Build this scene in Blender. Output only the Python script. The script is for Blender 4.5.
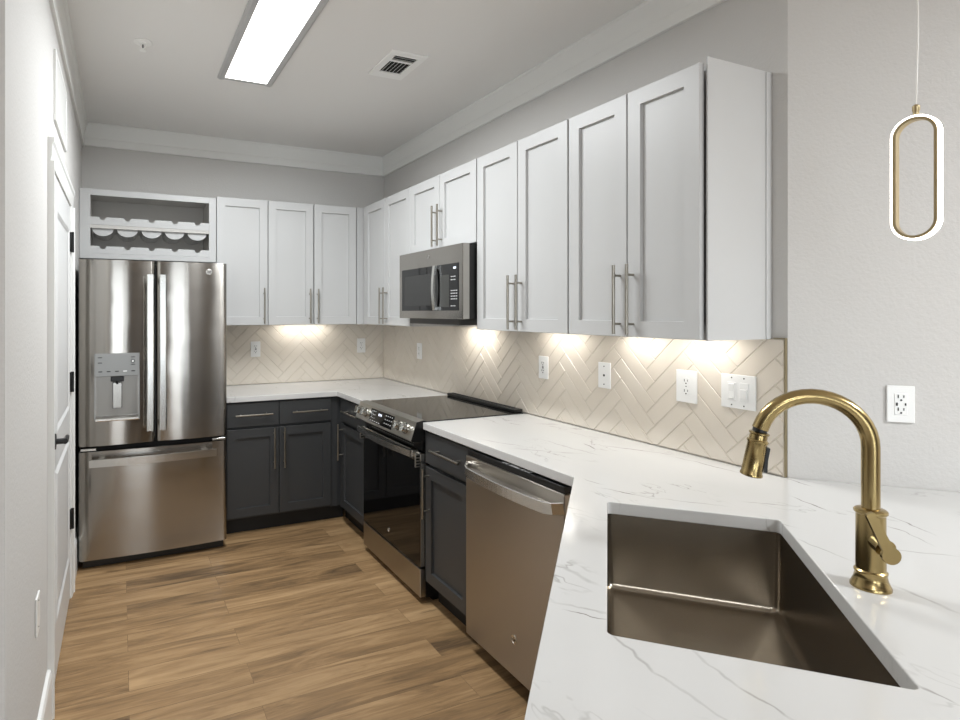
import bpy, bmesh, math, random
from mathutils import Vector, Matrix
S2 = math.sqrt(.5)
scn = bpy.context.scene
for o in list(bpy.data.objects): bpy.data.objects.remove(o)
COL = scn.collection
random.seed(4)

# ------------------------------------------------------------------ camera, world, lamps, exposure
cam = bpy.data.cameras.new('camera'); camo = bpy.data.objects.new('camera', cam); COL.objects.link(camo)
cam.sensor_fit = 'HORIZONTAL'; cam.sensor_width = 36; cam.lens = 588/960*36
cam.shift_x = (480-386)/960; cam.shift_y = (312.5-360)/960
cam.clip_start = .02
camo.location = (-2.032, -4.537, 1.465); camo.rotation_euler = (math.pi/2, 0, -.4246)
scn.camera = camo
w = bpy.data.worlds.new('world'); scn.world = w; w.use_nodes = True
w.node_tree.nodes['Background'].inputs[0].default_value = (.75, .85, 1, 1)
w.node_tree.nodes['Background'].inputs[1].default_value = .6
scn.view_settings.view_transform = 'Standard'; scn.view_settings.look = 'None'
scn.view_settings.exposure = 0.17; scn.view_settings.gamma = 1; scn.view_settings.use_curve_mapping = False

def area(name, loc, rot, sx, sy, power, color=(1, 1, 1), spread=math.pi):
    l = bpy.data.lights.new(name, 'AREA'); l.shape = 'RECTANGLE'; l.size = sx; l.size_y = sy
    l.energy = power; l.color = color; l.spread = spread
    o = bpy.data.objects.new(name, l); COL.objects.link(o); o.location = loc; o.rotation_euler = rot
    return o
NEUT = (.93, .97, 1); DAY = (.88, .95, 1)
area('led_panel_lamp', (-1.392, -1.805, 2.752), (0, 0, 0), .22, 1.14, 40, NEUT, 2.95)
for i, (x, y, p) in enumerate([(.55, -5.75, 95), (-3.4, -6.6, 36)]):
    area('living_fill_lamp', (x, y, 2.70), (0, 0, 0), .55, .55, p, NEUT)  # added out-of-view fill, brightens the angled wall, left wall and end panel
area('added_daylight', (-2.05, -9.14, 1.15), (math.pi/2, 0, 0), 1.15, 2.1, 34, DAY)  # added daylight from out of view, gives the broad fridge streak
area('added_daylight', (-1.28, -9.14, 1.15), (math.pi/2, 0, 0), .09, 2.1, 5, DAY)  # added narrow daylight for a thin line in the steel
area('added_daylight', (-4.6, -9.12, 1.4), (math.pi/2, 0, 0), 1.2, 1.4, 60, DAY)  # added daylight from the unseen far-left opening, general fill
# under-cabinet strips: (x, y, rot_z, length, power)
UC = [(-.72, -.085, 0,   .40, .6), (-.085, -2.24, math.pi/2, .28, .45), (-.085, -2.72, math.pi/2, .22, .4), (-.085, -3.02, math.pi/2, .22, .45)]
for x, y, rz, L, p in UC:
    area('cabinet_strip_lamp', (x, y, 1.382), (0, 0, rz), L, .03, p, (1, .985, .955))
area('microwave_lamp', (-.10, -1.50, 1.385), (0, 0, math.pi/2), .3, .05, .7, (1, .985, .955))

# ------------------------------------------------------------------ materials
def lin(c): return tuple(((v/255+.055)/1.055)**2.4 if v/255 > .04045 else v/255/12.92 for v in c)+(1,)
def mat(name, rgb, rough=.5, metal=0, spec=.5, **kw):
    m = bpy.data.materials.new(name); m.use_nodes = True; b = m.node_tree.nodes['Principled BSDF']
    b.inputs['Base Color'].default_value = lin(rgb); b.inputs['Roughness'].default_value = rough
    b.inputs['Metallic'].default_value = metal; b.inputs['Specular IOR Level'].default_value = spec
    for k, v in kw.items(): b.inputs[k.replace('_', ' ')].default_value = v
    return m
class NT:
    def __init__(s, m): s.t = m.node_tree; s.b = s.t.nodes['Principled BSDF']
    def n(s, typ, **kw):
        x = s.t.nodes.new(typ)
        for k, v in kw.items(): setattr(x, k, v)
        return x
    def l(s, a, b): s.t.links.new(a, b)
    def val(s, sock, v):
        if isinstance(v, bpy.types.NodeSocket): s.l(v, sock)
        else: sock.default_value = v
    def math(s, op, a, b=None, clamp=False):
        x = s.n('ShaderNodeMath', operation=op, use_clamp=clamp); s.val(x.inputs[0], a)
        if b is not None: s.val(x.inputs[1], b)
        return x.outputs[0]
    def vec(s, op, a, b=None, scale=None):
        x = s.n('ShaderNodeVectorMath', operation=op); s.val(x.inputs[0], a)
        if b is not None: s.val(x.inputs[1], b)
        if scale is not None: s.val(x.inputs[3], scale)
        return x.outputs['Value'] if op in ('DOT_PRODUCT', 'LENGTH') else x.outputs[0]
    def noise(s, v, scale, detail=3, rough=.5, dist=0):
        x = s.n('ShaderNodeTexNoise'); s.val(x.inputs['Vector'], v); x.inputs['Scale'].default_value = scale
        x.inputs['Detail'].default_value = detail; x.inputs['Roughness'].default_value = rough; x.inputs['Distortion'].default_value = dist
        return x
    def mp(s, v, a, b, c, d, smooth=True):
        x = s.n('ShaderNodeMapRange'); x.interpolation_type = 'SMOOTHSTEP' if smooth else 'LINEAR'
        s.val(x.inputs[0], v)
        for i, k in enumerate((a, b, c, d)): x.inputs[i+1].default_value = k
        return x.outputs[0]
    def mix(s, f, a, b, blend='MIX'):
        x = s.n('ShaderNodeMix', data_type='RGBA', blend_type=blend); s.val(x.inputs[0], f); s.val(x.inputs[6], a); s.val(x.inputs[7], b)
        return x.outputs[2]
    def bump(s, h, strength, dist=.001):
        x = s.n('ShaderNodeBump'); x.inputs['Strength'].default_value = strength; x.inputs['Distance'].default_value = dist
        s.l(h, x.inputs['Height']); s.l(x.outputs[0], s.b.inputs['Normal'])
    def obj(s): return s.n('ShaderNodeTexCoord').outputs['Object']
    def mapping(s, v, scale=(1, 1, 1), rot=(0, 0, 0), loc=(0, 0, 0)):
        x = s.n('ShaderNodeMapping'); s.val(x.inputs[0], v); x.inputs['Scale'].default_value = scale
        x.inputs['Rotation'].default_value = rot; x.inputs['Location'].default_value = loc
        return x.outputs[0]

def plaster(name, rgb, sc=95, st=.45):
    m = mat(name, rgb, .75, spec=.25); t = NT(m); t.bump(t.noise(t.obj(), sc, 3, .55).outputs[0], st, .003); return m
M = {}
M['wall'] = plaster('greige_wall_paint', (205, 203, 200))
M['ceiling'] = plaster('ceiling_paint', (240, 239, 237), 90, .15)
M['taupe'] = plaster('reflected_taupe_paint', (92, 82, 73))  # dark tone on unseen walls, chosen to deepen the steel reflections
M['trim'] = mat('white_trim_paint', (232, 232, 229), .4)
M['door'] = mat('white_door_paint', (214, 214, 213), .38)
M['cab'] = mat('white_cabinet_paint', (193, 193, 192), .38)
M['cabside'] = M['cab']
M['dark'] = mat('charcoal_cabinet_paint', (56, 57, 58), .42)
M['toe'] = mat('black_toe_kick', (22, 22, 22), .6)
M['nickel'] = mat('brushed_nickel', (160, 155, 145), .28, 1)
M['black'] = mat('black_plastic', (16, 16, 16), .35)
M['blackmetal'] = mat('matte_black_metal', (20, 20, 20), .4)
M['gap'] = mat('gap_shade', (12, 12, 12), .8)  # near-black colour painted in for the shade inside gaps and slots
M['glass'] = mat('black_glass', (7, 7, 8), .045, spec=.55)
M['cooktop'] = mat('cooktop_glass', (12, 12, 12), .06, spec=.9)
M['plate'] = mat('white_plastic', (238, 238, 236), .3)
M['slot'] = mat('dark_slot', (20, 20, 20), .6)
M['keys'] = mat('pale_key_print', (200, 200, 200), .5)
M['grey'] = mat('grey_panel_plastic', (142, 142, 140), .35, .6)
M['darkgrey'] = mat('dark_grey_plastic', (62, 62, 60), .4)
M['cord'] = mat('clear_cord', (225, 222, 215), .35)
M['rack'] = mat('rack_wood', (196, 193, 188), .5)
def emit(name, rgb, s):
    m = mat(name, rgb, .5); b = m.node_tree.nodes['Principled BSDF']
    b.inputs['Emission Color'].default_value = lin(rgb); b.inputs['Emission Strength'].default_value = s; return m
M['recess'] = mat('recess_plastic', (140, 137, 132), .32, .8)
M['led'] = emit('led_diffuser', (255, 254, 250), 4)
M['strip'] = emit('strip_diffuser', (255, 246, 232), 6)
M['ring'] = emit('ring_diffuser', (255, 250, 240), 5)
M['digits'] = emit('display_digits', (235, 240, 255), .7)

def steel(name, rgb, rough, axis='Z', aniso=.85, grain=(2, 2, 900), wave=.0, rot=.25):
    m = mat(name, rgb, rough, 1); t = NT(m)
    tg = t.n('ShaderNodeTangent', direction_type='RADIAL', axis=axis); t.l(tg.outputs[0], t.b.inputs['Tangent'])
    t.b.inputs['Anisotropic'].default_value = aniso; t.b.inputs['Anisotropic Rotation'].default_value = rot
    n = t.noise(t.mapping(t.obj(), grain), 1, 2, .6)
    r = t.mp(n.outputs[0], .3, .7, rough*.95, rough*1.06, False); t.l(r, t.b.inputs['Roughness'])
    if wave: t.bump(t.noise(t.mapping(t.obj(), (3, 3, 6)), 1, 1, .4).outputs[0], wave, .01)
    return m
M['steel'] = steel('stainless_steel', (168, 164, 158), .18, aniso=.95, wave=.22)
M['steel2'] = steel('stainless_steel_warm', (180, 174, 166), .30, aniso=.92)
M['steelbar'] = mat('satin_steel_bar', (218, 217, 213), .25, 1)
M['knob'] = mat('knob_steel', (165, 163, 158), .25, 1)
M['panel'] = mat('panel_steel', (200, 197, 190), .3, 1)
M['enamel'] = mat('white_enamel', (250, 250, 248), .4)
M['sink'] = steel('sink_steel', (156, 148, 136), .25, aniso=.4)
M['brass'] = steel('brushed_gold', (166, 146, 102), .24, aniso=.5, rot=0)
M['brasspend'] = mat('champagne_gold', (196, 178, 140), .35, 1)

# wood planks
m = mat('oak_planks', (150, 118, 80), .42, spec=.35); t = NT(m); P = t.obj()
br = t.n('ShaderNodeTexBrick'); br.offset = .37; br.offset_frequency = 2; br.squash = 1
t.l(t.mapping(P, loc=(.33, .0, 0)), br.inputs['Vector'])
for k, v in (('Color1', (0, 0, 0, 1)), ('Color2', (1, 1, 1, 1)), ('Mortar', (.5, .5, .5, 1)), ('Scale', 1), ('Mortar Size', .0012), ('Mortar Smooth', .2), ('Bias', 0), ('Brick Width', 1.22), ('Row Height', .147)): br.inputs[k].default_value = v
sep = t.n('ShaderNodeSeparateColor'); t.l(br.outputs['Color'], sep.inputs[0]); tint = sep.outputs[0]
off = t.n('ShaderNodeCombineXYZ'); t.l(t.math('MULTIPLY', tint, 37.), off.inputs[0]); t.l(t.math('MULTIPLY', tint, 23.), off.inputs[1])
Q = t.vec('ADD', P, off.outputs[0])
g1 = t.noise(t.mapping(Q, (1.1, 9, 1)), 1.6, 6, .62, 1.2).outputs[0]
g2 = t.noise(t.mapping(Q, (3, 70, 1)), 1.5, 4, .6, .4).outputs[0]
g3 = t.noise(t.mapping(Q, (.7, 4.5, 1)), 1.3, 2, .5, .6).outputs[0]
cr = t.n('ShaderNodeValToRGB'); e = cr.color_ramp.elements
e[0].position = .33; e[0].color = lin((92, 73, 52)); e[1].position = .70; e[1].color = lin((178, 147, 108))
x = e.new(.5); x.color = lin((143, 114, 80))
gm = t.math('ADD', t.math('MULTIPLY', g1, .62), t.math('ADD', t.math('MULTIPLY', g2, .16), t.math('MULTIPLY', g3, .24)))
t.l(t.math('ADD', gm, t.math('MULTIPLY', t.math('SUBTRACT', tint, .5), .16)), cr.inputs[0])
knot = t.mp(t.noise(t.mapping(Q, (2.2, 13, 1)), 1.9, 3, .5, .8).outputs[0], .67, .77, 0, .45)
c = t.mix(knot, cr.outputs[0], lin((74, 54, 36)))
c = t.mix(t.math('MULTIPLY', br.outputs['Fac'], .4), c, lin((60, 45, 30)))
t.l(c, t.b.inputs['Base Color']); t.bump(t.math('SUBTRACT', g2, t.math('MULTIPLY', br.outputs['Fac'], 1.5)), .12, .002)
t.l(t.mp(g1, .3, .7, .5, .38, False), t.b.inputs['Roughness'])
M['floor'] = m

# quartz with grey veins
VEINS = [(-0.253,-2.637,-0.278,-2.725,.0062,.9),(-0.368,-2.522,-0.351,-2.784,.0061,.5),(-0.652,-3.135,-0.592,-3.278,.004,1),(-0.009,-3.303,-0.037,-3.385,.0042,.9),(-0.196,-3.44,-0.235,-3.549,.0035,1),(-0.382,-3.407,-0.302,-3.482,.0043,.6),(-0.129,-3.633,-0.195,-3.755,.0039,.6),(-0.231,-3.694,-0.273,-3.794,.003,1),(-0.413,-3.746,-0.314,-3.86,.0046,.4),(-0.197,-2.703,-0.092,-2.901,.006,.7),(-0.111,-2.945,-0.084,-3.203,.0054,.55),(-0.576,-2.59,-0.397,-2.763,.0079,.4),(-1.281,-3.684,-1.231,-3.734,.0022,.8),(-1.286,-3.65,-1.219,-3.722,.0047,.3),(-1.262,-3.776,-1.282,-3.887,.0049,.4),(-1.282,-3.887,-1.287,-3.997,.0043,.4),(-1.176,-3.867,-1.199,-3.962,.0047,.4),(-1.199,-3.962,-1.203,-4.035,.0042,.4),(-1.155,-3.525,-1.152,-3.63,.0084,.25),(-0.609,-3.866,-0.629,-3.988,.0077,.35),(-0.961,-4.074,-0.969,-4.121,.0043,.5),(-0.274,-2.114,-0.248,-2.183,.0049,.6),(-0.595,-2.398,-0.521,-2.557,.0063,.4),(-0.532,-3.652,-0.551,-3.77,.0035,.5),(-0.634,-3.021,-0.618,-3.103,.0043,.4),(-0.896,-0.578,-0.537,-0.504,.0071,.3),(-0.011,-0.678,-0.395,-0.234,.0076,.3),(0.263,-3.317,0.117,-3.506,.0049,.5),(-0.584,-3.275,-0.476,-3.403,.0044,.45),(0.022,-2.158,0.068,-2.511,.0058,.35)]
m = mat('veined_quartz', (228, 226, 223), .14, spec=.5); t = NT(m); P = t.obj()
d1 = t.vec('SUBTRACT', t.noise(P, 7, 3, .55).outputs['Color'], (.5, .5, .5)); d2 = t.vec('SUBTRACT', t.noise(P, 34, 2, .5).outputs['Color'], (.5, .5, .5))
Pd = t.vec('ADD', P, t.vec('ADD', t.vec('SCALE', d1, scale=.055), t.vec('SCALE', d2, scale=.010)))
acc = None
for x0, y0, x1, y1, wd, st in VEINS:
    L = math.hypot(x1-x0, y1-y0); dx, dy = (x1-x0)/L, (y1-y0)/L; mx, my = (x0+x1)/2, (y0+y1)/2; L *= 1.35
    r = t.vec('SUBTRACT', Pd, (mx, my, 0))
    a = t.math('ABSOLUTE', t.vec('DOT_PRODUCT', r, (dx, dy, 0))); b = t.math('ABSOLUTE', t.vec('DOT_PRODUCT', r, (-dy, dx, 0)))
    k = t.math('MULTIPLY', t.mp(b, wd*.15, wd*.95, min(1, st*1.25), 0), t.mp(a, L*.18, L*.52, 1, 0))
    acc = k if acc is None else t.math('MAXIMUM', acc, k)
fine = t.noise(t.mapping(Pd, (4.2, 1.5, 1), (0, 0, .25)), 1.5, 4, .6, .5).outputs[0]
ridge = t.mp(t.math('ABSOLUTE', t.math('SUBTRACT', fine, .5)), 0, .014, .5, 0)
gate = t.mp(t.noise(P, 3.2, 2, .5).outputs[0], .5, .66, 0, 1)
acc = t.math('MAXIMUM', t.math('MULTIPLY', acc, t.mp(t.noise(P, 16, 2).outputs[0], .36, .6, .45, 1)), t.math('MULTIPLY', ridge, gate))
cl = t.mix(t.mp(t.noise(P, 2.6, 3, .5).outputs[0], .4, .75, 0, .35), lin((203, 202, 200)), lin((194, 193, 190)))
t.l(t.mix(t.math('MULTIPLY', acc, .9), cl, lin((112, 106, 99))), t.b.inputs['Base Color'])
M['quartz'] = m
m = mat('cream_glazed_tile', (216, 206, 190), .2, spec=.5); t = NT(m)
t.l(t.mix(t.noise(t.obj(), 5, 2).outputs[0], lin((216, 206, 191)), lin((226, 218, 206))), t.b.inputs['Base Color'])
t.bump(t.noise(t.obj(), 22, 2, .5).outputs[0], .12, .004); M['tile'] = m
M['grout'] = mat('pale_grout', (206, 197, 182), .8)

# ------------------------------------------------------------------ mesh helpers
class MB:
    def __init__(s): s.bm = bmesh.new(); s.mi = 0
    def _tag(s, faces, mi):
        for f in faces: f.material_index = mi
    def box(s, x0, x1, y0, y1, z0, z1, bev=0, seg=1, mi=0):
        b = bmesh.new(); bmesh.ops.create_cube(b, size=1)
        for v in b.verts: v.co = Vector(((x0+x1)/2+v.co.x*(x1-x0), (y0+y1)/2+v.co.y*(y1-y0), (z0+z1)/2+v.co.z*(z1-z0)))
        if bev: bmesh.ops.bevel(b, geom=b.edges[:], offset=bev, segments=seg, profile=.5, affect='EDGES', clamp_overlap=True)
        s._merge(b, mi); return s
    def _merge(s, b, mi=0, M4=None):
        if M4 is not None: b.transform(M4)
        bmesh.ops.recalc_face_normals(b, faces=b.faces[:])
        vm = {v: s.bm.verts.new(v.co) for v in b.verts}
        for f in b.faces:
            try:
                nf = s.bm.faces.new([vm[v] for v in f.verts]); nf.material_index = mi; nf.smooth = f.smooth
            except ValueError: pass
        b.free()
    def cyl(s, p0, p1, r, seg=20, r2=None, mi=0, smooth=True):
        p0, p1 = Vector(p0), Vector(p1); d = p1-p0; b = bmesh.new()
        bmesh.ops.create_cone(b, cap_ends=True, segments=seg, radius1=r, radius2=r if r2 is None else r2, depth=d.length)
        for f in b.faces: f.smooth = smooth and len(f.verts) == 4
        q = d.to_track_quat('Z', 'Y').to_matrix().to_4x4(); s._merge(b, mi, Matrix.Translation((p0+p1)/2) @ q); return s
    def tube(s, pts, r, seg=14, closed=False, mi=0, prof=None, up=None):
        pts = [Vector(p) for p in pts]; n = len(pts); b = bmesh.new(); rings = []
        nrm = None
        for i, p in enumerate(pts):
            a = pts[i-1] if (i > 0 or closed) else p; c = pts[(i+1) % n] if (i < n-1 or closed) else p
            tg = (c-a).normalized()
            if up is not None: nrm = (Vector(up)-tg*tg.dot(Vector(up))).normalized()
            elif nrm is None:
                u = Vector((0, 0, 1)) if abs(tg.z) < .9 else Vector((1, 0, 0)); nrm = (u-tg*tg.dot(u)).normalized()
            else: nrm = (nrm-tg*tg.dot(nrm)).normalized()
            bn = tg.cross(nrm); rr = r[i] if isinstance(r, (list, tuple)) else r
            if prof: rings.append([b.verts.new(p+nrm*u+bn*v) for u, v in prof])
            else: rings.append([b.verts.new(p+(nrm*math.cos(2*math.pi*k/seg)+bn*math.sin(2*math.pi*k/seg))*rr) for k in range(seg)])
        m_ = len(rings[0])
        for i in range(n if closed else n-1):
            A, B = rings[i], rings[(i+1) % n]
            for k in range(m_):
                f = b.faces.new((A[k], A[(k+1) % m_], B[(k+1) % m_], B[k])); f.smooth = prof is None
        if not closed: b.faces.new(rings[0][::-1]); b.faces.new(rings[-1])
        s._merge(b, mi); return s
    def lathe(s, prof, origin=(0, 0, 0), seg=28, mi=0, M4=None):
        b = bmesh.new(); rings = []
        for r, z in prof: rings.append([b.verts.new((r*math.cos(2*math.pi*k/seg), r*math.sin(2*math.pi*k/seg), z)) for k in range(seg)])
        for A, B in zip(rings, rings[1:]):
            for k in range(seg): f = b.faces.new((A[k], A[(k+1) % seg], B[(k+1) % seg], B[k])); f.smooth = True
        b.faces.new(rings[0][::-1]); b.faces.new(rings[-1])
        s._merge(b, mi, (Matrix.Translation(origin) @ M4) if M4 is not None else Matrix.Translation(origin)); return s
    def prism(s, poly, axis, a0, a1, mi=0, smooth=False):
        """extrude a 2D outline; axis z: (x,y); axis x: (y,z); axis y: (x,z)"""
        def P(u, v, a): return {'z': (u, v, a), 'x': (a, u, v), 'y': (u, a, v)}[axis]
        b = bmesh.new(); A = [b.verts.new(P(u, v, a0)) for u, v in poly]; B = [b.verts.new(P(u, v, a1)) for u, v in poly]; n = len(poly)
        for k in range(n): f = b.faces.new((A[k], A[(k+1) % n], B[(k+1) % n], B[k])); f.smooth = smooth
        b.faces.new(A[::-1]); b.faces.new(B)
        s._merge(b, mi); return s
    def build(s, name, mats, parent=None, loc=None, rz=0):
        me = bpy.data.meshes.new(name); s.bm.to_mesh(me); s.bm.free()
        for q in (mats if isinstance(mats, (list, tuple)) else [mats]): me.materials.append(q)
        o = bpy.data.objects.new(name, me); COL.objects.link(o)
        if parent is not None: o.parent = parent
        if loc is not None: o.location = loc; o.rotation_euler = (0, 0, rz)
        if any(p.use_smooth for p in me.polygons):
            try: me.set_sharp_from_angle(angle=math.radians(40))
            except Exception: pass
        return o
def tag(o, label, cat, group=None):
    o['label'] = label; o['category'] = cat
    if group: o['group'] = group
    return o
def thing(name, label, cat, loc=(0, 0, 0), rz=0, group=None):
    o = bpy.data.objects.new(name, None); COL.objects.link(o); o.location = loc; o.rotation_euler = (0, 0, rz)
    o.empty_display_size = .1
    return tag(o, label, cat, group)
def struct(o): o['kind'] = 'structure'; return o
def boolean(o, cutter):
    md = o.modifiers.new('b', 'BOOLEAN'); md.operation = 'DIFFERENCE'; md.solver = 'EXACT'; md.object = cutter
    dg = bpy.context.evaluated_depsgraph_get(); dg.update()
    me = bpy.data.meshes.new_from_object(o.evaluated_get(dg)); o.modifiers.clear(); old = o.data; o.data = me; bpy.data.meshes.remove(old)
    cm = cutter.data; bpy.data.objects.remove(cutter); bpy.data.meshes.remove(cm)
def rrect(x0, x1, y0, y1, r, n=5):
    out = []
    for cx, cy, a in ((x1-r, y1-r, 0), (x0+r, y1-r, 90), (x0+r, y0+r, 180), (x1-r, y0+r, 270)):
        for k in range(n+1): q = math.radians(a+90*k/n); out.append((cx+r*math.cos(q), cy+r*math.sin(q)))
    return out
RB, RM, RW, RP, RL = 0, -math.pi/2, -math.pi/4, -3*math.pi/4, math.pi/2      # facing of back, main, angled wall, peninsula, left wall
PC = Vector((-.65, -3.005, 0))                                               # peninsula front corner

# ------------------------------------------------------------------ the room
H = 2.77; XL = -2.27; YE = -2.965; YB = -9.0; LW = 2.5
WX, WY = S2*LW, -3.30-S2*LW
struct(MB().box(-6, 2.2, YB-.2, .2, -.06, 0).build('floor', M['floor']))
struct(MB().box(-6, 2.2, YB-.2, .2, H, H+.06).build('ceiling', M['ceiling']))
struct(MB().box(XL-.12, .3, 0, .12, 0, H).build('wall_back', M['wall']))
struct(MB().prism([(0, .0), (0, -3.30), (WX, WY), (WX+.1, WY+.1), (.14, -3.26), (.14, 0)], 'z', 0, H).build('wall_right', M['wall']))
struct(MB().box(XL-.12, XL, YE, 0, 0, H).build('wall_left', M['wall']))
struct(MB().box(-6, XL-.12, YE, YE+.12, 0, H).build('wall_left_return', M['wall']))
struct(MB().box(WX, WX+.12, YB, WY+.1, 0, H).build('wall_living_right', M['wall']))
struct(MB().box(-6.12, -6, YB, YE+.12, 0, H).build('wall_living_left', M['taupe']))
wb = MB()                                                                     # unseen living-room wall; openings added for daylight and reflections
for x0, x1, z0, z1 in ((-6, -5.2, 0, H), (-5.2, -4.0, 0, .7), (-5.2, -4.0, 2.1, H), (-4.0, -2.65, 0, H), (-2.65, -1.45, 2.2, H), (-1.45, -1.36, 0, H), (-1.36, -1.20, 2.2, H), (-1.20, WX+.12, 0, H)):
    wb.box(x0, x1, YB-.12, YB, z0, z1)
struct(wb.build('wall_living_back', M['taupe']))
def window(name, x0, x1, z0, z1):
    f = MB()
    for a, b, c, d in ((x0, x0+.03, z0, z1), (x1-.03, x1, z0, z1), (x0+.03, x1-.03, z0, z0+.05), (x0+.03, x1-.03, z1-.05, z1)): f.box(a, b, YB-.09, YB-.03, c, d)
    struct(f.build(name, M['trim']))
window('added_window_1', -2.65, -1.45, 0, 2.2); window('added_window_3', -1.36, -1.20, 0, 2.2); window('added_window_2', -5.2, -4.0, .7, 2.1)  # unseen frames added around the daylight openings

# crown moulding: stepped board with a cove at the ceiling
def crown(p0, p1, inward, name):
    prof = [(0, -.158), (.015, -.158), (.017, -.155), (.017, -.108), (.011, -.103), (.012, -.096), (.026, -.016), (.030, -.010), (.030, 0), (0, 0)]
    p0, p1, n = Vector(p0), Vector(p1), Vector(inward); mb = MB(); b = mb.bm
    A = [b.verts.new(p0+n*u*1.0+Vector((0, 0, H+v))) for u, v in prof]; B = [b.verts.new(p1+n*u+Vector((0, 0, H+v))) for u, v in prof]
    for k in range(len(prof)): b.faces.new((A[k], A[(k+1) % len(prof)], B[(k+1) % len(prof)], B[k]))
    b.faces.new(A[::-1]); b.faces.new(B); bmesh.ops.recalc_face_normals(b, faces=b.faces[:])
    return struct(mb.build(name, M['trim']))
crown((0, 0, 0), (0, -3.30, 0), (-1, 0, 0), 'trim_1')
crown((XL, 0, 0), (0, 0, 0), (0, -1, 0), 'trim_2')
mb = MB(); prof = [(0, -.165), (.014, -.165), (.016, -.16), (.016, -.125), (.010, -.118), (.016, -.08), (.024, -.05), (.024, -.04), (.032, -.03), (.036, -.012), (.036, 0), (0, 0)]
mb.prism([(XL+u, H+v) for u, v in prof], 'y', YE, 0); struct(mb.build('trim_3', M['trim']))

# left wall baseboards, door and casing
def basebd(name, y0, y1):
    struct(MB().prism([(XL, 0), (XL+.015, 0), (XL+.015, .168), (XL+.010, .182), (XL, .185)], 'y', y0, y1).build(name, M['trim']))
basebd('baseboard_left', YE, -2.105); basebd('baseboard_left_far', -1.025, -.005)
mb = MB()
prof = [(0, 0), (0, .02), (.012, .022), (.02, .016), (.06, .014), (.07, .010), (.085, .010), (.085, 0)]
D0, D1, DZ = -2.03, -1.125, 2.012
mb.prism([(XL+v, D1+u) for u, v in [(0, 0), (0, .010), (.02, .014), (.06, .016), (.07, .022), (.085, .022), (.085, 0)]], 'z', 0, DZ)
mb.prism([(XL+v, D0-u) for u, v in [(0, 0), (0, .010), (.02, .014), (.06, .016), (.07, .022), (.085, .022), (.085, 0)]], 'z', 0, DZ)
mb.prism([(XL+v, DZ+u) for u, v in [(0, 0), (0, .010), (.02, .014), (.06, .016), (.07, .022), (.085, .022), (.085, 0)]], 'y', D0-.085, D1+.085)
struct(mb.build('trim_4', M['trim']))
# door slab: two raised panels; local frame x along the wall (+Y), front = -y
dr = bpy.data.objects.new('door_1', None); COL.objects.link(dr); dr.location = (XL, D0, 0); dr.rotation_euler = (0, 0, RL); struct(dr)
W = D1-D0
mb = MB(); mb.box(.003, W-.003, -.004, .03, .012, DZ-.004)
def frame_on(mb, x0, x1, z0, z1, y, d=.008, wd=.03):
    b = mb.bm; o = [(x0, z0), (x1, z0), (x1, z1), (x0, z1)]; i1 = [(x0+wd*.5, z0+wd*.5), (x1-wd*.5, z0+wd*.5), (x1-wd*.5, z1-wd*.5), (x0+wd*.5, z1-wd*.5)]
    i2 = [(x0+wd, z0+wd), (x1-wd, z0+wd), (x1-wd, z1-wd), (x0+wd, z1-wd)]
    R = [[b.verts.new((u, yy, v)) for u, v in ring] for ring, yy in ((o, y), (i1, y-d), (i2, y-.001))]
    for A, B in zip(R, R[1:]):
        for k in range(4): b.faces.new((A[k], A[(k+1) % 4], B[(k+1) % 4], B[k]))
frame_on(mb, .13, W-.13, .98, DZ-.13, -.004); frame_on(mb, .13, W-.13, .24, .84, -.004)
mb.build('slab', M['door'], dr)
for z in (.41, 1.11, 1.825):
    MB().box(W-.024, W+.006, -.012, -.004, z-.05, z+.05, .002).cyl((W-.004, -.016, z-.052), (W-.004, -.016, z+.052), .007, 10).build('hinge', M['blackmetal'], dr)
MB().cyl((.07, -.004, .97), (.07, -.014, .97), .03, 20).cyl((.07, -.012, .97), (.07, -.048, .97), .011, 14).tube([(.062, -.045, .97), (.11, -.047, .972), (.160, -.045, .97)], [.011, .009, .008], 10).build('lever_handle', M['blackmetal'], dr)

# ------------------------------------------------------------------ tiled backsplash (herringbone, each tile bevelled) — surface of the wall, one mesh per wall
def clip(poly, x0, x1, z0, z1):
    for ax, val, sg in ((0, x0, 1), (0, x1, -1), (1, z0, 1), (1, z1, -1)):
        out = []
        for i, p in enumerate(poly):
            q = poly[(i+1) % len(poly)]; a = sg*(p[ax]-val); b = sg*(q[ax]-val)
            if a >= 0: out.append(p)
            if (a >= 0) != (b >= 0): k = a/(a-b); out.append((p[0]+k*(q[0]-p[0]), p[1]+k*(q[1]-p[1])))
        poly = out
        if len(poly) < 3: return []
    return poly
def inset(poly, d):
    n = len(poly); A = sum(poly[i][0]*poly[(i+1) % n][1]-poly[(i+1) % n][0]*poly[i][1] for i in range(n))
    if A < 0: poly = poly[::-1]
    out = []
    for i in range(n):
        p0, p1, p2 = (Vector(poly[(i+k) % n]) for k in (-1, 0, 1)); e0, e1 = p1-p0, p2-p1
        if e0.length < 1e-6 or e1.length < 1e-6: return []
        e0.normalize(); e1.normalize(); n0, n1 = Vector((-e0.y, e0.x)), Vector((-e1.y, e1.x)); k = n0+n1
        k = k/max(.3, k.dot(n0)*1.0); out.append(tuple(p1+k*d))
    return out
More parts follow.
